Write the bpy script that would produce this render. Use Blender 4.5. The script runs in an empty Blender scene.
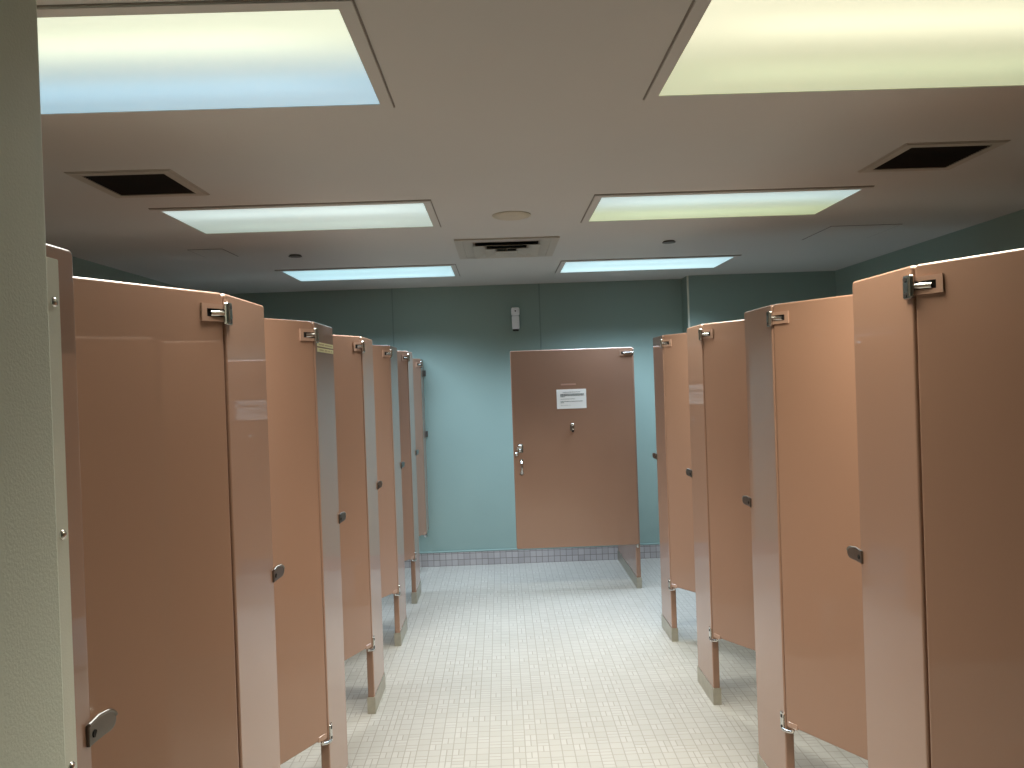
import bpy, bmesh, math, random
from mathutils import Matrix, Vector
random.seed(7)
S = bpy.context.scene
C = S.collection
R = math.radians

# ------------------------------------------------------------------ place
EYE = 1.549
XL, XR = -0.644, 0.943          # aisle faces of the two rows of pilasters
TOP, GAP = 1.778, 0.3236        # top of the partitions, bottom of the doors
WALLY, BUMPY, BUMPX = 6.4165, 6.217, 1.56
WL, WR, WF = -2.45, 2.785, -2.9
CEIL = 2.3534
TH, DTH = 0.032, 0.025

# ------------------------------------------------------------------ helpers
def lin(*c):
    return tuple(((v/255)/12.92 if v/255 <= .04045 else ((v/255+.055)/1.055)**2.4) for v in c)

def link(o):
    C.objects.link(o); return o

def tag(o, label=None, cat=None, group=None, kind=None):
    if label: o['label'] = label
    if cat: o['category'] = cat
    if group: o['group'] = group
    if kind: o['kind'] = kind
    return o

def thing(name, label, cat, loc=(0, 0, 0), group=None):
    o = bpy.data.objects.new(name, None); o.empty_display_size = .1
    o.location = loc
    link(o); tag(o, label, cat, group)
    return o

def obj(name, bm, mats, parent=None, loc=(0, 0, 0), rotz=0, smooth=False):
    me = bpy.data.meshes.new(name)
    bmesh.ops.recalc_face_normals(bm, faces=bm.faces)
    if smooth:
        for f in bm.faces: f.smooth = True
    bm.to_mesh(me); bm.free()
    for m in (mats if isinstance(mats, (list, tuple)) else [mats]): me.materials.append(m)
    o = bpy.data.objects.new(name, me); link(o)
    o.location = loc; o.rotation_euler = (0, 0, rotz)
    if parent is not None: o.parent = parent
    if smooth:
        mod = o.modifiers.new('edge', 'EDGE_SPLIT'); mod.split_angle = R(35)
        wn = o.modifiers.new('normals', 'WEIGHTED_NORMAL'); wn.weight = 100; wn.keep_sharp = True
    return o

def box(bm, x0, x1, y0, y1, z0, z1, mat=0, bev=0, seg=2):
    r = bmesh.ops.create_cube(bm, size=1)
    vs = r['verts']
    for v in vs:
        v.co = Vector(((x0+x1)/2+v.co.x*(x1-x0), (y0+y1)/2+v.co.y*(y1-y0), (z0+z1)/2+v.co.z*(z1-z0)))
    fs = list({f for v in vs for f in v.link_faces})
    for f in fs: f.material_index = mat
    if bev:
        es = list({e for v in vs for e in v.link_edges})
        rb = bmesh.ops.bevel(bm, geom=es, offset=bev, segments=seg, affect='EDGES', profile=.5)
        for f in rb['faces']: f.material_index = mat
    return bm

def outline(w0, w1, z0, z1, r, n=5):
    pts = []
    for (cx, cz, a0) in ((w1-r, z1-r, 0), (w0+r, z1-r, 90), (w0+r, z0+r, 180), (w1-r, z0+r, 270)):
        for i in range(n+1):
            a = R(a0+90*i/n); pts.append((cx+r*math.cos(a), cz+r*math.sin(a)))
    return pts

def slab(bm, pts, t0, t1, axis='x', bev=0, seg=2, mat=0):
    """prism of an outline; axis = direction of its thickness"""
    def P(a, b, t):
        return {'x': (t, a, b), 'y': (a, t, b), 'z': (a, b, t)}[axis]
    lo = [bm.verts.new(P(a, b, t0)) for a, b in pts]
    hi = [bm.verts.new(P(a, b, t1)) for a, b in pts]
    n = len(pts); fs = []
    fs.append(bm.faces.new(lo)); fs.append(bm.faces.new(hi[::-1]))
    for i in range(n):
        j = (i+1) % n
        fs.append(bm.faces.new((lo[i], hi[i], hi[j], lo[j])))
    for f in fs: f.material_index = mat
    bmesh.ops.recalc_face_normals(bm, faces=fs)
    if bev:
        es = [bm.edges.get((lo[i], lo[(i+1) % n])) for i in range(n)]+[bm.edges.get((hi[i], hi[(i+1) % n])) for i in range(n)]
        rb = bmesh.ops.bevel(bm, geom=es, offset=bev, segments=seg, affect='EDGES', profile=.5)
        for f in rb['faces']: f.material_index = mat
    return bm

def ring(bm, xo0, xo1, yo0, yo1, xi0, xi1, yi0, yi1, t0, t1, axis='z', mat=0, ti=None):
    """rectangular frame; ti = other thickness level for the inner edge (sloped face)"""
    def P(a, b, t):
        return {'x': (t, a, b), 'y': (a, t, b), 'z': (a, b, t)}[axis]
    O = [(xo0, yo0), (xo1, yo0), (xo1, yo1), (xo0, yo1)]
    I = [(xi0, yi0), (xi1, yi0), (xi1, yi1), (xi0, yi1)]
    ti = t1 if ti is None else ti
    o0 = [bm.verts.new(P(a, b, t0)) for a, b in O]; o1 = [bm.verts.new(P(a, b, t1)) for a, b in O]
    i0 = [bm.verts.new(P(a, b, t0+(ti-t1))) for a, b in I]; i1 = [bm.verts.new(P(a, b, ti)) for a, b in I]
    for k in range(4):
        j = (k+1) % 4
        for q in ((o0[k], o0[j], o1[j], o1[k]), (o1[k], o1[j], i1[j], i1[k]), (i1[k], i1[j], i0[j], i0[k]), (i0[k], i0[j], o0[j], o0[k])):
            bm.faces.new(q).material_index = mat
    return bm

def cyl(bm, p0, p1, r0, r1=None, n=20, mat=0):
    p0, p1 = Vector(p0), Vector(p1); d = p1-p0
    res = bmesh.ops.create_cone(bm, cap_ends=True, segments=n, radius1=r0, radius2=r0 if r1 is None else r1, depth=d.length)
    q = d.to_track_quat('Z', 'Y').to_matrix().to_4x4()
    bmesh.ops.transform(bm, matrix=Matrix.Translation((p0+p1)/2) @ q, verts=res['verts'])
    for f in {f for v in res['verts'] for f in v.link_faces}: f.material_index = mat
    return bm

def dome(bm, c, axis, r, h, n=20, k=6, mat=0):
    """shallow dome on a base point, bulging along axis"""
    a = Vector(axis).normalized(); q = a.to_track_quat('Z', 'Y')
    rows = []
    for i in range(k):
        t = i/k*math.pi/2
        rows.append([bm.verts.new(Vector(c)+q @ Vector((r*math.cos(t)*math.cos(2*math.pi*j/n), r*math.cos(t)*math.sin(2*math.pi*j/n), h*math.sin(t)))) for j in range(n)])
    tip = bm.verts.new(Vector(c)+q @ Vector((0, 0, h)))
    bm.faces.new(rows[0][::-1]).material_index = mat
    for i in range(k-1):
        for j in range(n):
            bm.faces.new((rows[i][j], rows[i][(j+1) % n], rows[i+1][(j+1) % n], rows[i+1][j])).material_index = mat
    for j in range(n):
        bm.faces.new((rows[-1][j], rows[-1][(j+1) % n], tip)).material_index = mat
    return bm

def tube(bm, pts, r, n=10, mat=0):
    pts = [Vector(p) for p in pts]; rings = []
    for i, p in enumerate(pts):
        d = (pts[min(i+1, len(pts)-1)]-pts[max(i-1, 0)]).normalized()
        q = d.to_track_quat('Z', 'Y')
        rings.append([bm.verts.new(p+q @ Vector((r*math.cos(2*math.pi*j/n), r*math.sin(2*math.pi*j/n), 0))) for j in range(n)])
    for a, b in zip(rings, rings[1:]):
        for j in range(n):
            bm.faces.new((a[j], a[(j+1) % n], b[(j+1) % n], b[j])).material_index = mat
    bm.faces.new(rings[0][::-1]).material_index = mat; bm.faces.new(rings[-1]).material_index = mat
    return bm

B = bmesh.new

# ------------------------------------------------------------------ materials
def base_mat(name, col, rough=.5, metal=0, coat=0, coat_rough=.03, spec=.5):
    m = bpy.data.materials.new(name); m.use_nodes = True
    b = m.node_tree.nodes['Principled BSDF']
    b.inputs['Base Color'].default_value = (*col, 1); b.inputs['Roughness'].default_value = rough
    b.inputs['Metallic'].default_value = metal; b.inputs['Coat Weight'].default_value = coat
    b.inputs['Coat Roughness'].default_value = coat_rough; b.inputs['Specular IOR Level'].default_value = spec
    return m, m.node_tree, b

def nd(nt, t, **kw):
    n = nt.nodes.new(t)
    for k, v in kw.items():
        if k in n.inputs.keys(): n.inputs[k].default_value = v
        else: setattr(n, k, v)
    return n

def noise_var(nt, b, col, amount, scale, detail=3, coord='Object', stretch=None):
    tc = nd(nt, 'ShaderNodeTexCoord'); nz = nd(nt, 'ShaderNodeTexNoise', Scale=scale, Detail=detail)
    src = tc.outputs[coord]
    if stretch:
        mp = nd(nt, 'ShaderNodeMapping'); mp.inputs['Scale'].default_value = stretch
        nt.links.new(src, mp.inputs[0]); src = mp.outputs[0]
    nt.links.new(src, nz.inputs['Vector'])
    mx = nd(nt, 'ShaderNodeMix', data_type='RGBA')
    mx.inputs[6].default_value = (*[c*(1-amount) for c in col], 1); mx.inputs[7].default_value = (*[min(1, c*(1+amount)) for c in col], 1)
    nt.links.new(nz.outputs['Fac'], mx.inputs[0]); nt.links.new(mx.outputs[2], b.inputs['Base Color'])
    return nz, mx, src

def bump(nt, b, height, strength, dist=.01, coat=False):
    bp = nd(nt, 'ShaderNodeBump', Strength=strength, Distance=dist)
    nt.links.new(height, bp.inputs['Height']); nt.links.new(bp.outputs[0], b.inputs['Normal'])
    if coat: nt.links.new(bp.outputs[0], b.inputs['Coat Normal'])

def painted(name, col, rough, amount, scale, bscale, bstr):
    m, nt, b = base_mat(name, col, rough)
    noise_var(nt, b, col, amount, scale)
    tc = nd(nt, 'ShaderNodeTexCoord'); n2 = nd(nt, 'ShaderNodeTexNoise', Scale=bscale, Detail=4)
    nt.links.new(tc.outputs['Object'], n2.inputs['Vector']); bump(nt, b, n2.outputs['Fac'], bstr, .004)
    return m

M = {}
M['wall'] = painted('green_wall_paint', lin(138, 160, 153), .45, .04, 2.5, 160, .12)
M['stub'] = painted('olive_green_wall_paint', lin(194, 200, 186), .55, .04, 3, 240, .17)
M['ceil'] = painted('ceiling_paint', lin(200, 199, 196), .8, .03, 1.3, 60, .05)
M['vent'] = painted('vent_enamel', lin(178, 172, 162), .5, .05, 20, 90, .02)
M['disc'] = painted('cream_enamel', lin(192, 184, 166), .5, .02, 20, 90, .02)
M['dark'] = base_mat('dark_void', lin(14, 10, 8), .9)[0]
M['grille'] = painted('dark_brown_grille', lin(46, 30, 18), .6, .2, 60, 200, .1)
M['sprinkler'] = painted('dull_grey_cap', lin(84, 78, 72), .5, .1, 60, 90, .02)
M['joint'] = painted('grey_joint', lin(136, 128, 120), .7, .05, 20, 90, .02)
M['seam'] = painted('wall_seam_paint', lin(122, 144, 137), .5, .05, 12, 90, .05)
M['strip'] = painted('pale_grey_green_enamel', lin(206, 208, 194), .45, .03, 8, 300, .05)
M['plastic'] = painted('white_plastic', lin(243, 245, 248), .35, .02, 40, 90, .01)
M['ledge'] = painted('green_ledge_paint', lin(134, 156, 150), .4, .04, 12, 90, .05)

# panels: enamelled steel in dusty pink brown with a clear glossy coat
def panel_mat(name, col):
    m, nt, b = base_mat(name, col, .5, coat=.85, coat_rough=.035)
    nz, mx, src = noise_var(nt, b, col, .035, 3.0, 4, stretch=(1, 1, .35))
    n2 = nd(nt, 'ShaderNodeTexNoise', Scale=5, Detail=1); nt.links.new(src, n2.inputs['Vector'])
    bp = nd(nt, 'ShaderNodeBump', Strength=.012, Distance=.02)
    nt.links.new(n2.outputs['Fac'], bp.inputs['Height']); nt.links.new(bp.outputs[0], b.inputs['Coat Normal'])
    return m
M['panel'] = panel_mat('pink_brown_enamel', lin(148, 113, 92))
M['plate'] = panel_mat('pink_brown_hinge_plate', lin(162, 128, 108))

def metal_mat(name, col, rough, amount=.12):
    m, nt, b = base_mat(name, col, rough, metal=1)
    noise_var(nt, b, col, amount, 30, 4)
    return m
M['chrome'] = metal_mat('worn_chrome', lin(205, 203, 198), .22)
M['keeper'] = metal_mat('dull_worn_chrome', lin(138, 138, 136), .28)
M['steel'] = metal_mat('brushed_steel_shoe', lin(186, 180, 166), .38, .2)

def tile_mat(name, cols, grout, size, split, rough):
    """small square mosaic; some squares are split into two halves"""
    m, nt, b = base_mat(name, cols[0], rough)
    L = nt.links.new
    tc = nd(nt, 'ShaderNodeTexCoord'); sp = nd(nt, 'ShaderNodeSeparateXYZ'); L(tc.outputs['Object'], sp.inputs[0])
    def mth(op, a, bb=None, c=None):
        n = nd(nt, 'ShaderNodeMath', operation=op)
        for i, v in enumerate((a, bb, c)):
            if v is None: continue
            if isinstance(v, (int, float)): n.inputs[i].default_value = v
            else: L(v, n.inputs[i])
        return n.outputs[0]
    if split: ua, va = sp.outputs[0], sp.outputs[1]
    else: ua, va = mth('ADD', sp.outputs[0], sp.outputs[1]), sp.outputs[2]
    u, v = mth('DIVIDE', ua, size), mth('DIVIDE', va, size)
    iu, iv = mth('FLOOR', u), mth('FLOOR', v); fu, fv = mth('FRACT', u), mth('FRACT', v)
    cb = nd(nt, 'ShaderNodeCombineXYZ'); L(iu, cb.inputs[0]); L(iv, cb.inputs[1])
    wn = nd(nt, 'ShaderNodeTexWhiteNoise'); L(cb.outputs[0], wn.inputs['Vector'])
    k = wn.outputs['Value']
    if split:
        su = mth('LESS_THAN', k, .22); sv = mth('MULTIPLY', mth('GREATER_THAN', k, .22), mth('LESS_THAN', k, .44))
        fu2 = mth('FRACT', mth('MULTIPLY', fu, mth('ADD', su, 1))); fv2 = mth('FRACT', mth('MULTIPLY', fv, mth('ADD', sv, 1)))
        hu = mth('GREATER_THAN', fu, mth('SUBTRACT', 1, mth('MULTIPLY', su, .5))); hv = mth('GREATER_THAN', fv, mth('SUBTRACT', 1, mth('MULTIPLY', sv, .5)))
        mu, mv = mth('ADD', su, 1), mth('ADD', sv, 1)
    else:
        fu2, fv2, hu, hv, mu, mv = fu, fv, 0.0, 0.0, 1.0, 1.0
    du = mth('DIVIDE', mth('MINIMUM', fu2, mth('SUBTRACT', 1, fu2)), mu)
    dv = mth('DIVIDE', mth('MINIMUM', fv2, mth('SUBTRACT', 1, fv2)), mv)
    dist = mth('MINIMUM', du, dv)
    ramp = nd(nt, 'ShaderNodeMapRange', interpolation_type='SMOOTHSTEP'); L(dist, ramp.inputs[0])
    ramp.inputs[1].default_value = .018; ramp.inputs[2].default_value = .06
    cb2 = nd(nt, 'ShaderNodeCombineXYZ'); L(mth('ADD', iu, mth('MULTIPLY', hu, .37)), cb2.inputs[0]); L(mth('ADD', iv, mth('MULTIPLY', hv, .53)), cb2.inputs[1])
    w2 = nd(nt, 'ShaderNodeTexWhiteNoise'); L(cb2.outputs[0], w2.inputs['Vector'])
    tcol = nd(nt, 'ShaderNodeMix', data_type='RGBA'); tcol.inputs[6].default_value = (*cols[0], 1); tcol.inputs[7].default_value = (*cols[1], 1)
    L(w2.outputs['Value'], tcol.inputs[0])
    nz = nd(nt, 'ShaderNodeTexNoise', Scale=1.7, Detail=5); L(tc.outputs['Object'], nz.inputs['Vector'])
    dirt = nd(nt, 'ShaderNodeMapRange'); L(nz.outputs['Fac'], dirt.inputs[0]); dirt.inputs[1].default_value = .3; dirt.inputs[2].default_value = .75
    dirt.inputs[3].default_value = 1.0; dirt.inputs[4].default_value = .9
    gm = nd(nt, 'ShaderNodeMix', data_type='RGBA'); gm.inputs[6].default_value = (*grout, 1)
    L(ramp.outputs[0], gm.inputs[0]); L(tcol.outputs[2], gm.inputs[7])
    vm = nd(nt, 'ShaderNodeVectorMath', operation='SCALE'); L(gm.outputs[2], vm.inputs[0]); L(dirt.outputs[0], vm.inputs['Scale'])
    L(vm.outputs[0], b.inputs['Base Color'])
    bump(nt, b, ramp.outputs[0], .25, .002)
    return m
M['floor'] = tile_mat('cream_mosaic_floor', (lin(173, 168, 160), lin(164, 159, 150)), lin(143, 137, 127), .0508, True, .42)
M['base'] = tile_mat('grey_mosaic_base', (lin(182, 176, 174), lin(166, 160, 158)), lin(116, 108, 106), .0508, False, .4)

def lens_mat(name, near, far, glow=.16):
    """lit prismatic panel: two tubes glow through it, one near and one far from the entrance"""
    m = bpy.data.materials.new(name); m.use_nodes = True; nt = m.node_tree; L = nt.links.new
    b = nt.nodes['Principled BSDF']; b.inputs['Base Color'].default_value = (.6, .6, .58, 1); b.inputs['Roughness'].default_value = .35
    tc = nd(nt, 'ShaderNodeTexCoord'); sp = nd(nt, 'ShaderNodeSeparateXYZ'); L(tc.outputs['Object'], sp.inputs[0])
    mr = nd(nt, 'ShaderNodeMapRange', interpolation_type='SMOOTHSTEP'); L(sp.outputs[1], mr.inputs[0]); mr.inputs[1].default_value = -.2; mr.inputs[2].default_value = .14
    mx = nd(nt, 'ShaderNodeMix', data_type='RGBA'); mx.inputs[6].default_value = (*near, 1); mx.inputs[7].default_value = (*far, 1); L(mr.outputs[0], mx.inputs[0])
    band = nd(nt, 'ShaderNodeMath', operation='PINGPONG'); L(sp.outputs[1], band.inputs[0]); band.inputs[1].default_value = .26
    # distance from a tube (tubes at +-0.13)
    s = nd(nt, 'ShaderNodeMath', operation='SUBTRACT'); L(band.outputs[0], s.inputs[0]); s.inputs[1].default_value = .13
    a = nd(nt, 'ShaderNodeMath', operation='ABSOLUTE'); L(s.outputs[0], a.inputs[0])
    g = nd(nt, 'ShaderNodeMapRange', interpolation_type='SMOOTHSTEP'); L(a.outputs[0], g.inputs[0]); g.inputs[1].default_value = .12; g.inputs[2].default_value = 0
    g.inputs[3].default_value = 0; g.inputs[4].default_value = glow*1.6
    # the glow fades towards both ends of the tubes
    ax = nd(nt, 'ShaderNodeMath', operation='ABSOLUTE'); L(sp.outputs[0], ax.inputs[0])
    e = nd(nt, 'ShaderNodeMapRange', interpolation_type='SMOOTHSTEP'); L(ax.outputs[0], e.inputs[0]); e.inputs[1].default_value = .3; e.inputs[2].default_value = .62
    e.inputs[3].default_value = 1.0; e.inputs[4].default_value = .15
    mu = nd(nt, 'ShaderNodeMath', operation='MULTIPLY'); L(g.outputs[0], mu.inputs[0]); L(e.outputs[0], mu.inputs[1])
    ad = nd(nt, 'ShaderNodeMath', operation='ADD'); L(mu.outputs[0], ad.inputs[0]); ad.inputs[1].default_value = .92
    L(mx.outputs[2], b.inputs['Emission Color']); L(ad.outputs[0], b.inputs['Emission Strength'])
    return m

# ------------------------------------------------------------------ the setting
def struct(name, bm, mats):
    return tag(obj(name, bm, mats), kind='structure')
struct('floor', box(B(), WL, WR, WF, WALLY, -.06, 0), M['floor'])
struct('ceiling', box(B(), WL-.1, WR+.1, WF-.1, WALLY+.1, CEIL, CEIL+.06), M['ceil'])
struct('wall_back', box(B(), WL-.1, WR+.1, WALLY, WALLY+.1, -.06, CEIL), M['wall'])
struct('wall_back_chase', box(B(), BUMPX, WR, BUMPY, WALLY, 0, CEIL), M['wall'])
struct('wall_left', box(B(), WL-.1, WL, WF, WALLY, -.06, CEIL), M['wall'])
struct('wall_right', box(B(), WR, WR+.1, WF, WALLY, -.06, CEIL), M['wall'])
struct('wall_front', box(B(), WL-.1, WR+.1, WF-.1, WF, -.06, CEIL), M['wall'])
struct('wall_stub', box(B(), WL, -.630, .55, 1.0805, 0, CEIL, bev=.006, seg=3), M['stub'])
for n, x in ((1, -.886), (2, .353)):
    struct('trim_%d' % n, box(B(), x-.005, x+.005, WALLY-.005, WALLY, .125, CEIL, bev=.0015), M['seam'])
struct('baseboard_back', box(B(), WL, BUMPX, WALLY-.012, WALLY, 0, .112), M['base'])
struct('baseboard_back_chase', box(B(), BUMPX, WR, BUMPY-.012, BUMPY, 0, .112), M['base'])
struct('baseboard_left', box(B(), WL, WL+.012, 1.078, WALLY-.012, 0, .112), M['base'])
struct('baseboard_right', box(B(), WR-.012, WR, WF, BUMPY-.012, 0, .112), M['base'])
struct('trim_4', box(B(), BUMPX-.003, BUMPX+.012, BUMPY-.003, BUMPY+.012, .112, CEIL, bev=.0025), M['strip'])  # pale bead: the highlight along the chase corner, put into the colour
struct('trim_3', box(B(), WL, BUMPX, WALLY-.014, WALLY, .112, .125, bev=.004), M['ledge'])

# ------------------------------------------------------------------ toilet stalls
def pilaster(parent, side, y0, y1, top=TOP, foot=True, bottom=0.0):
    """upright panel; side -1 = left row, +1 = right row; built in the parent's frame"""
    ox, oy, oz = parent.location
    fx = (XL if side < 0 else XR)-ox
    a, b = sorted((fx, fx+side*TH))
    z0 = .004 if foot else bottom
    p = obj('pilaster', slab(B(), outline(y0-oy, y1-oy, z0, top, .010), a, b, 'x', bev=.006, seg=3), M['panel'], parent, smooth=True)
    if foot:
        bm = B(); w = .0035
        slab(bm, outline(y0-w-oy, y1+w-oy, 0, .079, .002, 2), a-w, b+w, 'x', bev=.0015, seg=2)
        obj('shoe', bm, M['steel'], p, smooth=True)
    return p

def keeper(pil, parent, side, yfar):
    """chrome door stop: plate on the aisle face and a rounded tongue past the edge"""
    z = 1.036 if side < 0 else 1.050
    ox, oy, oz = parent.location
    fx = (XL if side < 0 else XR)-ox; s = -side          # s points to the aisle
    bm = B(); y = yfar-oy; h = .0165
    pts = [(y-.016, z-h-.003), (y+.012, z-h-.002)]
    pts += [(y+.027+.014*math.sin(R(t)), z-h*math.cos(R(t))) for t in range(0, 181, 15)]
    pts += [(y+.012, z+h), (y-.016, z+h-.003)]
    a, b = sorted((fx-s*.0005, fx+s*.006)); slab(bm, pts, a, b, 'x', bev=.0014, seg=2)
    # rolled rim along the upper edge, the bend of the tongue, and the screw
    tube(bm, [(fx+s*.005, q[0], q[1]) for q in pts[-8:]], .0028, 8)
    for v in bm.verts:
        if v.co.y > y+.011: v.co.x += s*(v.co.y-y-.011)*.38
    cyl(bm, (fx+s*.005, y-.004, z-.004), (fx+s*.0075, y-.004, z-.004), .0058, mat=1)
    return obj('keeper', bm, [M['keeper'], M['dark']], pil, smooth=True)

def hinge_bracket(pil, parent, side, ynear, z):
    """upper hinge leaf screwed to the pilaster, with its knuckle"""
    ox, oy, oz = parent.location
    fx = (XL if side < 0 else XR)-ox; s = -side; y = ynear-oy
    bm = B(); a, b = sorted((fx-s*.001, fx+s*.008))
    slab(bm, outline(y-.008, y+.026, z-.027, z+.027, .006, 3), a, b, 'x', bev=.0015, seg=2)
    cyl(bm, (fx+s*.006, y-.006, z-.022), (fx+s*.006, y-.006, z+.022), .0085, n=14)
    for dz in (-.017, .017):
        cyl(bm, (fx+s*.006, y+.014, z+dz), (fx+s*.0092, y+.014, z+dz), .0058, n=14, mat=1)
    return obj('hinge_bracket', bm, [M['chrome'], M['dark']], pil, smooth=True)

def lower_bracket(pil, parent, side, ynear):
    """lower hinge: screwed plate and a curved arm under the door corner"""
    ox, oy, oz = parent.location
    fx = (XL if side < 0 else XR)-ox; s = -side; y = ynear-oy; z = GAP
    bm = B(); a, b = sorted((fx-s*.001, fx+s*.005))
    slab(bm, outline(y+.002, y+.03, z-.028, z+.036, .006, 3), a, b, 'x', bev=.0012, seg=1)
    for dz in (-.014, .022):
        cyl(bm, (fx+s*.004, y+.016, z+dz), (fx+s*.0065, y+.016, z+dz), .0055, n=14, mat=1)
    tube(bm, [(fx+s*.003, y+.012, z-.020), (fx+s*.001, y-.004, z-.019), (fx-s*.006, y-.022, z-.016), (fx-s*.014, y-.034, z-.012), (fx-s*.016, y-.036, z-.004)], .006, 10)
    return obj('lower_hinge', bm, [M['chrome'], M['dark']], pil, smooth=True)

def stall_door(parent, side, ynear, width, angle, top=TOP, bottom=GAP, with_plate=True):
    """door hung on the near edge of its pilaster and swung into the stall by angle"""
    ox, oy, oz = parent.location
    fx = (XL if side < 0 else XR)-ox
    # local frame: hinge at origin, door runs to -Y, its aisle face at x = 0
    a, b = sorted((0, side*DTH))
    d = obj('door', slab(B(), outline(-width, -.006, bottom, top, .010), a, b, 'x', bev=.006, seg=3), M['panel'], parent, smooth=True)
    d.location = (fx, ynear-oy, 0); d.rotation_euler = (0, 0, R(angle)*side)
    if with_plate:
        s = -side; z = top-.049
        bm = B(); t0, t1 = (0, s*.0045)
        ring(bm, -.073, -.008, z-.0205, z+.0205, -.058, -.008, z-.0095, z+.0095, t0, t1, 'x', mat=0)
        a, b = sorted((s*.0002, s*.001)); box(bm, a, b, -.058, -.009, z-.0095, z+.0095, mat=1)
        o = obj('hinge_plate', bm, [M['plate'], M['dark']], d)
        bm = B()
        tube(bm, [(s*.004, -.006, z), (s*.0025, -.028, z-.001), (s*.0005, -.047, z-.002)], .0072, 12)
        obj('hinge_arm', bm, M['chrome'], d, smooth=True)
        bm = B(); a, b = sorted((-side*.002, side*(DTH+.002)))
        slab(bm, outline(-.054, -.012, bottom-.003, bottom+.016, .004, 3), a, b, 'x', bev=.001, seg=1)
        obj('lower_plate', bm, M['plate'], d, smooth=True)
    return d

def divider(parent, side, y):  # unseen by the camera, added so light and shadow fall right around the stalls
    ox, oy, oz = parent.location
    fx = (XL if side < 0 else XR)+side*TH-ox; wx = (WL if side < 0 else WR)-ox-side*.004
    a, b = sorted((fx, wx))
    return obj('unseen_divider_panel', slab(B(), outline(a, b, GAP, TOP, .008), y-oy-.0125, y-oy+.0125, 'y', bev=.005, seg=2), M['panel'], parent, smooth=True)

LEFT = [  # near edge, far edge of the hinge pilaster, door angle, label
    (1.807, 2.108, 26.5, 'nearest left toilet stall, its pink-brown ajar door in the foreground beside the olive wall'),
    (2.6705, 2.964, 29.5, 'second pink-brown toilet stall on the left, two cream label strips on its pilaster'),
    (3.582, 3.883, 25, 'third pink-brown toilet stall from the camera in the left row'),
    (4.494, 4.800, 30, 'fourth pink-brown toilet stall from the camera in the left row'),
    (5.350, 5.640, 30, 'fifth pink-brown toilet stall on the left, last one there with a pilaster on the floor'),
]
RIGHT = [
    (1.715, 2.010, 29, 'nearest right toilet stall, its pink-brown door cut off by the right edge'),
    (2.613, 2.9065, 30.5, 'second pink-brown toilet stall from the camera on the right, with the palest door'),
    (3.524, 3.805, 31, 'third pink-brown toilet stall in the right row, mirroring the notice in its glossy pilaster'),
    (4.384, 4.655, 33, 'fourth pink-brown toilet stall on the right, just in front of the wide open door'),
]
GRP = 'toilet stalls along both sides of the aisle'
def stall(side, yn, yf, ang, label, lower=True):
    t = thing('toilet_stall', label, 'toilet stall', ((XL if side < 0 else XR), yn, 0), GRP)
    p = pilaster(t, side, yn, yf)
    hinge_bracket(p, t, side, yn, TOP-.049); lower_bracket(p, t, side, yn); keeper(p, t, side, yf)
    stall_door(t, side, yn, .592, ang)
    divider(t, side, yn+.15)
    return t, p
stalls = []
for i, (yn, yf, ang, lab) in enumerate(LEFT):
    t, p = stall(-1, yn, yf, ang, lab); stalls.append(t)
    if i == 0:
        # short pilaster fixed to the olive wall by a long bolted strip
        q = pilaster(t, -1, 1.0855, 1.171, top=TOP-.008); keeper(q, t, -1, 1.171)
        ox, oy, _ = t.location
        sx = XL-ox
        st = obj('wall_strip', slab(B(), outline(1.0815-oy, 1.1225-oy, .09, 1.748, .002, 2), sx, sx+.004, 'x', bev=.001), M['strip'], q, smooth=True)
        st['label'] = 'pale grey-green bolted wall strip'
        for z in (1.684, 1.348, 1.012, .676, .34):
            bm = B(); dome(bm, (sx+.004, 1.1065-oy, z), (1, 0, 0), .0075, .005)
            obj('bolt', bm, M['chrome'], q, smooth=True)
    if i == 1:
        ox, oy, _ = t.location; sx = XL-ox
        for zc, seed in ((1.7005, 1), (1.6805, 2)):
            bm = B()
            slab(bm, outline(2.700-oy, 2.955-oy, zc-.0075, zc+.0075, .001, 1), sx, sx+.0008, 'x')
            rr = random.Random(seed); y = 2.715
            while y < 2.935:
                w = rr.uniform(.004, .011)
                if rr.random() < .8:
                    box(bm, sx+.0008, sx+.0011, y-oy, y+w-oy, zc-.0025, zc+.0025, mat=1)
                y += w+.004
            o = obj('label_strip', bm, [base_mat('cream_tape_%d' % seed, lin(226, 222, 176), .5)[0], base_mat('faded_print_%d' % seed, lin(176, 158, 122), .7)[0]], p)
            o['label'] = 'cream printed label strip'

# last stall of the left row: its narrow pilaster hangs on the back wall, off the floor
t = thing('toilet_stall', 'farthest left toilet stall, its pink-brown door hung at the teal wall without a post', 'toilet stall', (XL, 6.19, 0), GRP)
p = pilaster(t, -1, 6.19, WALLY-.004, top=1.748, foot=False, bottom=.315)
hinge_bracket(p, t, -1, 6.19, 1.748-.049)
bm = B()
tube(bm, [(.003, .012, GAP-.02), (0, -.006, GAP-.02), (-.008, -.03, GAP-.016), (-.014, -.036, GAP-.006)], .007)
box(bm, -.02, .004, .004, .05, GAP-.032, GAP-.008, bev=.003)
obj('lower_hinge', bm, M['chrome'], p, smooth=True)
for z in (1.63, 1.12):
    bm = B(); box(bm, 0, .004, .178, .222, z-.024, z+.024, bev=.001); box(bm, 0, .018, .218, .2255, z-.024, z+.024, bev=.001)
    for dz in (-.012, .012): dome(bm, (.004, .198, z+dz), (1, 0, 0), .006, .003)
    obj('wall_bracket', bm, M['sprinkler'], p, smooth=True)
stall_door(t, -1, 6.19, .535, 25, top=1.748)

for i, (yn, yf, ang, lab) in enumerate(RIGHT):
    t, p = stall(1, yn, yf, ang, lab)
    if i == 0:
        q = pilaster(t, 1, .85, 1.112); keeper(q, t, 1, 1.112)

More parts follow.
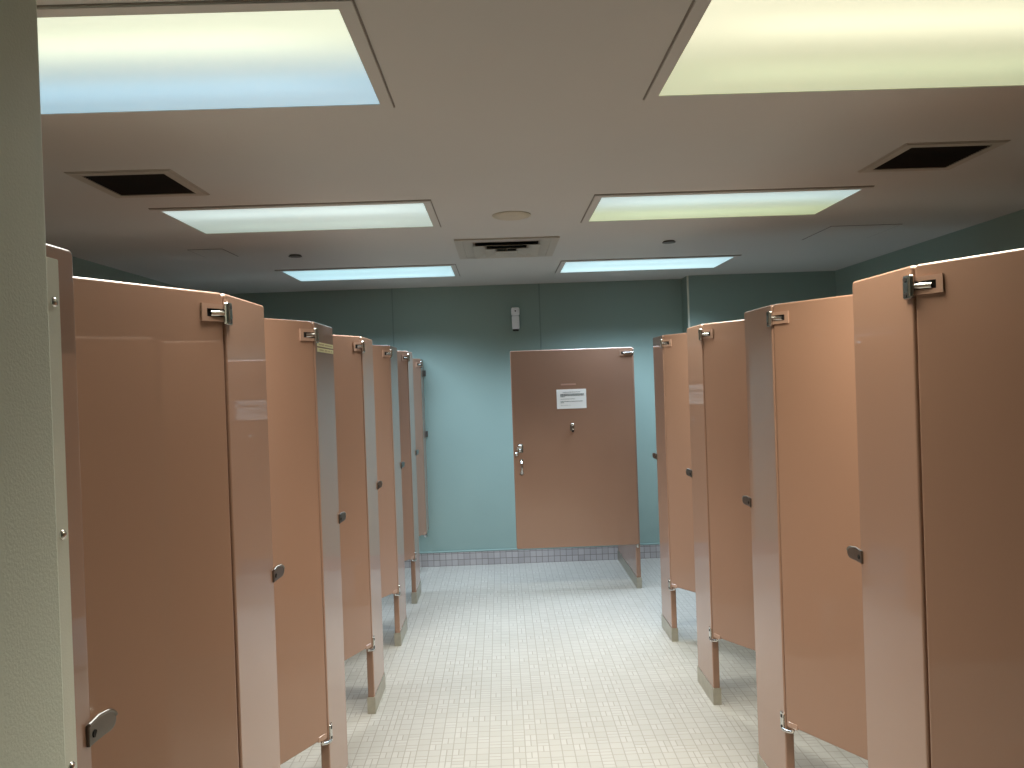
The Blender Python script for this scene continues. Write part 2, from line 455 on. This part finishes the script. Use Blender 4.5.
# wide stall in the far right corner: its door stands open across the aisle
DY, DX0, DX1, DT, DB = 5.513, .076, .957, 1.757, .3236
t = thing('toilet_stall', 'wide far right toilet stall, its pink-brown door standing open and facing the camera', 'toilet stall', (XR, DY, 0), GRP)
p = pilaster(t, 1, DY, WALLY-.014, top=1.752)
d = obj('door', slab(B(), outline(DX0-XR, DX1-XR+.006, DB, DT, .010), 0.0-.026, -.001, 'y', bev=.006, seg=3), M['panel'], t, smooth=True)
fy = -.026     # face towards the camera (door frame)
bm = B(); z = DT-.04
ring(bm, -.075, .012, z-.019, z+.019, -.064, .004, z-.009, z+.009, fy, fy-.004, 'y')
box(bm, -.064, .004, fy-.001, fy-.0002, z-.009, z+.009, mat=1)
obj('hinge_plate', bm, [M['plate'], M['dark']], d)
bm = B(); tube(bm, [(.02, fy-.003, z), (-.02, fy-.004, z), (-.05, fy-.003, z)], .006); cyl(bm, (.016, fy+.004, z-.02), (.016, fy+.004, z+.02), .007)
obj('hinge_arm', bm, M['chrome'], d, smooth=True)
bm = B(); box(bm, .002, .018, fy-.003, fy+.02, DB-.022, DB+.006, bev=.003); cyl(bm, (.009, fy-.004, DB-.016), (.009, fy-.004, DB+.002), .006)
obj('lower_hinge', bm, M['chrome'], d, smooth=True)
def lx(x): return x-XR
# latch: round knob over a keeper, with a turn piece
bm = B()
slab(bm, outline(lx(.108), lx(.146), 1.022, 1.084, .006, 3), fy-.006, fy, 'y', bev=.0015)
cyl(bm, (lx(.126), fy-.006, 1.066), (lx(.126), fy-.022, 1.066), .012); dome(bm, (lx(.126), fy-.022, 1.066), (0, -1, 0), .017, .012)
dome(bm, (lx(.124), fy-.006, 1.037), (0, -1, 0), .011, .009)
tube(bm, [(lx(.126), fy-.016, 1.066), (lx(.113), fy-.018, 1.058), (lx(.103), fy-.016, 1.046)], .0055)
obj('latch', bm, M['chrome'], d, smooth=True)
bm = B()
cyl(bm, (lx(.098), fy, 1.012), (lx(.098), fy-.016, 1.012), .006); dome(bm, (lx(.098), fy-.014, 1.012), (0, -1, 0), .014, .011)
obj('latch_knob', bm, M['chrome'], d, smooth=True)
bm = B()
for z in (.963, .872):
    cyl(bm, (lx(.132), fy, z), (lx(.132), fy-.005, z), .013)
tube(bm, [(lx(.132), fy-.003, .963), (lx(.132), fy-.022, .960), (lx(.132), fy-.034, .945), (lx(.132), fy-.036, .918), (lx(.132), fy-.034, .890), (lx(.132), fy-.022, .875), (lx(.132), fy-.003, .872)], .0075, 12)
obj('pull_handle', bm, M['chrome'], d, smooth=True)
# coat hook with rubber bumper
bm = B(); hx = lx(.508)
slab(bm, outline(hx-.016, hx+.016, 1.165, 1.215, .008, 4), fy-.004, fy, 'y', bev=.001)
tube(bm, [(hx, fy-.003, 1.205), (hx, fy-.03, 1.207), (hx, fy-.044, 1.214)], .007, 12); dome(bm, (hx, fy-.042, 1.213), (0, -1, .2), .011, .009)
tube(bm, [(hx, fy-.003, 1.178), (hx, fy-.018, 1.168), (hx, fy-.026, 1.170), (hx, fy-.029, 1.182)], .006, 12)
cyl(bm, (hx, fy-.028, 1.166), (hx, fy-.036, 1.166), .008, mat=1)
obj('coat_hook', bm, [M['chrome'], M['dark']], d, smooth=True)
bm = B(); slab(bm, outline(lx(.435), lx(.545), 1.497, 1.508, .004, 3), fy-.0004, fy, 'y')
o = obj('tape_residue', bm, base_mat('old_tape_mark', lin(188, 148, 130), .6)[0], d)
o['label'] = 'pale smear of old tape above the notice'

# printed notice on that door
bm = B(); x0, x1, z0, z1 = .402, .616, 1.327, 1.467
box(bm, x0, x1, DY+fy-.0012, DY+fy-.0004, z0, z1, mat=0)
rr = random.Random(4)
def line(zc, xa, xb, h):
    x = xa
    while x < xb:
        w = min(rr.uniform(.004, .012), xb-x)
        box(bm, x, x+w, DY+fy-.0016, DY+fy-.0012, zc-h, zc+h, mat=1); x += w+.0026
line(1.446, .448, .575, .0018)
line(1.431, .430, .600, .0034); line(1.4225, .430, .600, .0034); line(1.414, .430, .462, .0026)
line(1.397, .430, .535, .0014)
line(1.3795, .430, .590, .0022); line(1.371, .430, .453, .0022)
line(1.352, .430, .50, .0008)
nt_ = obj('notice', bm, [base_mat('white_paper', lin(248, 250, 248), .6)[0], base_mat('black_print', lin(96, 108, 110), .7)[0]])
tag(nt_, 'white printed paper notice on the open pink-brown door, above the coat hook', 'sign')

# ------------------------------------------------------------------ ceiling fixtures
FX = {'L': (-1.472, -.315), 'R': (.481, 1.649)}
FY = [(1.62, 2.176), (3.385, 3.90), (5.24, 5.755)]
LIN = lin
WARM, CREAM, BLUE, WHITE, GREEN = LIN(208, 215, 166), LIN(226, 226, 172), LIN(178, 208, 222), LIN(218, 228, 220), LIN(212, 226, 180)
lights = [
    ('L', FY[0], LIN(222, 232, 204), LIN(140, 184, 204), (.99, .98, .90), 'large ceiling light panel at the upper left, half yellow-green and half pale blue'),
    ('R', FY[0], LIN(234, 234, 200), LIN(180, 190, 152), (1.02, .97, .82), 'large cream-yellow ceiling light panel cut off by the upper right corner'),
    ('L', FY[1], LIN(190, 212, 210), LIN(150, 170, 162), (.94, 1.0, .99), 'middle ceiling light of the left row, evenly pale white, beside a brown vent'),
    ('R', FY[1], LIN(174, 200, 200), LIN(168, 184, 142), (.96, 1.0, .93), 'middle ceiling light of the right row, white shading to yellow-green'),
    ('L', FY[2], LIN(166, 212, 222), LIN(180, 224, 236), (.80, 1.0, 1.22), 'farthest ceiling light on the left, bluish white, near the teal back wall'),
    ('R', FY[2], LIN(176, 214, 224), LIN(196, 236, 244), (.80, 1.0, 1.22), 'farthest ceiling light on the right, bluish white, near the teal back wall'),
]
LAMP_W, SPREAD = 36, 128
for i, (sd, (y0, y1), near, far, tint, lab) in enumerate(lights):
    x0, x1 = FX[sd]; cx, cy = (x0+x1)/2, (y0+y1)/2
    t = thing('ceiling_light', lab, 'ceiling light', (cx, cy, CEIL), 'fluorescent ceiling lights')
    hx, hy = (x1-x0)/2, (y1-y0)/2; w = .034
    bm = B()
    ring(bm, -hx-w, hx+w, -hy-w, hy+w, -hx, hx, -hy, hy, 0, -.007, 'z')
    ring(bm, -hx-w-.004, hx+w+.004, -hy-w-.004, hy+w+.004, -hx-w+.002, hx+w-.002, -hy-w+.002, hy+w-.002, 0, -.003, 'z', mat=1)
    obj('frame', bm, [M['ceil'], M['joint']], t)
    bm = B(); box(bm, -hx, hx, -hy, hy, -.005, -.0005)
    obj('diffuser', bm, lens_mat('lit_panel', near, far), t)
    ld = bpy.data.lights.new('fluorescent_tubes', 'AREA'); ld.shape = 'RECTANGLE'; ld.size = x1-x0-.04; ld.size_y = y1-y0-.04
    ld.energy = LAMP_W; ld.color = tint; ld.spread = R(SPREAD)
    lo = bpy.data.objects.new('fluorescent_tubes', ld); link(lo); lo.parent = t; lo.location = (0, 0, -.010)

# dark return grilles
for x0, y0, lab in ((-1.505, 2.805, 'dark brown square vent in the ceiling at upper left, between two left lights'),
                    (1.535, 2.765, 'dark brown square vent in the ceiling at upper right, between two right lights')):
    t = thing('ceiling_vent', lab, 'vent', (x0+.15, y0+.148, CEIL), 'brown return vents')
    ring(bm := B(), -.185, .185, -.183, .183, -.15, .15, -.148, .148, 0, -.006, 'z')
    ring(bm, -.19, .19, -.188, .188, -.183, .183, -.181, .181, 0, -.003, 'z')
    obj('frame', bm, M['vent'], t)
    bm = B(); box(bm, -.15, .15, -.148, .148, -.002, -.0004)
    obj('backing', bm, M['dark'], t)
    bm = B()
    for k in range(19):
        y = -.142+k*.0158
        pts = [(y-.006, -.0045), (y-.0045, -.0055), (y+.0055, -.0025), (y+.004, -.002)]
        slab(bm, pts, -.15, .15, 'x')
    obj('grille', bm, M['grille'], t)

# supply diffuser: nested square cones
t = thing('air_diffuser', 'dusty square louvred air diffuser in the middle of the ceiling, between the lights', 'vent', (.065, 4.625, CEIL))
bm = B(); ring(bm, -.30, .30, -.325, .325, -.255, .255, -.28, .28, 0, -.009, 'z')
obj('frame', bm, M['vent'], t)
bm = B(); box(bm, -.255, .255, -.28, .28, -.0014, -.0004); obj('backing', bm, M['dark'], t)
e = .025
for o_, zo, i_, zi in ((.254, -.009, .186, -.003), (.196, -.026, .118, -.008), (.128, -.033, .058, -.014)):
    # stepped square cones: each starts lower than the inner edge of the one outside it
    bm = B(); ring(bm, -o_, o_, -o_-e, o_+e, -i_, i_, -i_-e, i_+e, zo+.0015, zo, 'z', ti=zi)
    obj('louvre', bm, M['vent'], t)
bm = B(); box(bm, -.066, .066, -.066-e, .066+e, -.039, -.035, bev=.0015); cyl(bm, (0, 0, -.036), (0, 0, -.001), .006); obj('centre_plate', bm, M['vent'], t)

bm = B(); cyl(bm, (0, 0, -.004), (0, 0, 0), .095, n=40); dome(bm, (0, 0, -.004), (0, 0, -1), .088, .012, n=40)
o = obj('ceiling_cover_plate', bm, M['disc'], None, (.083, 3.72, CEIL), smooth=True)
tag(o, 'round cream cover plate on the ceiling in front of the air diffuser', 'cover plate')
for x, y, lab in ((-1.22, 4.645, 'small round grey sprinkler cap on the ceiling at left, before the farthest left light'),
                  (1.046, 4.577, 'small round grey sprinkler cap on the ceiling at right, before the farthest right light')):
    bm = B(); cyl(bm, (0, 0, -.006), (0, 0, 0), .034, n=28); cyl(bm, (0, 0, -.010), (0, 0, -.006), .040, n=28)
    tag(obj('sprinkler_cap', bm, M['sprinkler'], None, (x, y, CEIL), smooth=True), lab, 'sprinkler', 'sprinkler caps')
for x0, x1, y0, y1, lab in ((1.90, 2.30, 4.27, 4.68, 'flush access hatch in the ceiling at far right, seen as thin joint lines'),
                            (-1.75, -1.56, 4.36, 4.62, 'flush access hatch in the ceiling at far left, seen as a thin joint line')):
    bm = B(); cx, cy = (x0+x1)/2, (y0+y1)/2
    ring(bm, x0-cx-.004, x1-cx+.004, y0-cy-.004, y1-cy+.004, x0-cx, x1-cx, y0-cy, y1-cy, 0, -.0015, 'z', mat=1)
    box(bm, x0-cx, x1-cx, y0-cy, y1-cy, -.0025, 0, bev=.0008)
    tag(obj('access_hatch', bm, [M['ceil'], M['sprinkler']], None, (cx, cy, CEIL)), lab, 'hatch', 'ceiling access hatches')

# air freshener dispenser on the back wall
t = thing('air_freshener', 'white air freshener dispenser high on the teal back wall above the open door', 'dispenser', (.145, WALLY, 1.973))
bm = B(); slab(bm, outline(-.031, .031, .0, .112, .010, 4), -.062, .002, 'y', bev=.006, seg=3); obj('body', bm, M['plastic'], t, smooth=True)
bm = B(); slab(bm, outline(-.035, .035, .116, .180, .012, 4), -.072, .002, 'y', bev=.008, seg=3); cyl(bm, (0, -.07, .15), (0, -.075, .15), .006, mat=1)
obj('cover', bm, [M['plastic'], M['dark']], t, smooth=True)
bm = B(); box(bm, -.024, .024, -.05, .001, -.012, .001, bev=.003); obj('base', bm, M['dark'], t)

# ------------------------------------------------------------------ camera and world
F, YAW, PITCH, ROLL = 760.0, -.0151, -.0054, -.035
cy_, sy_, cp, sp_, cr, sr = math.cos(YAW), math.sin(YAW), math.cos(PITCH), math.sin(PITCH), math.cos(ROLL), math.sin(ROLL)
fwd = Vector((-sy_*cp, cy_*cp, sp_)); right = Vector((cy_, sy_, 0)); up = right.cross(fwd)
r2 = cr*right+sr*up; u2 = -sr*right+cr*up
cam = bpy.data.objects.new('camera', bpy.data.cameras.new('camera')); link(cam)
mw = Matrix.Identity(4)
for i in range(3): mw[i][0], mw[i][1], mw[i][2] = r2[i], u2[i], -fwd[i]
mw.translation = (0, 0, EYE); cam.matrix_world = mw
cam.data.sensor_width = 36; cam.data.lens = F/1024*36; cam.data.clip_start = .02
S.camera = cam
w = bpy.data.worlds.new('world'); S.world = w; w.use_nodes = True
w.node_tree.nodes['Background'].inputs[0].default_value = (.02, .02, .02, 1); w.node_tree.nodes['Background'].inputs[1].default_value = .2
S.cycles.max_bounces = 10; S.cycles.diffuse_bounces = 6
S.cycles.use_denoising = True
vs = S.view_settings
vs.view_transform = 'Standard'; vs.look = 'None'; vs.gamma = 1; vs.use_curve_mapping = False; vs.exposure = 0.0
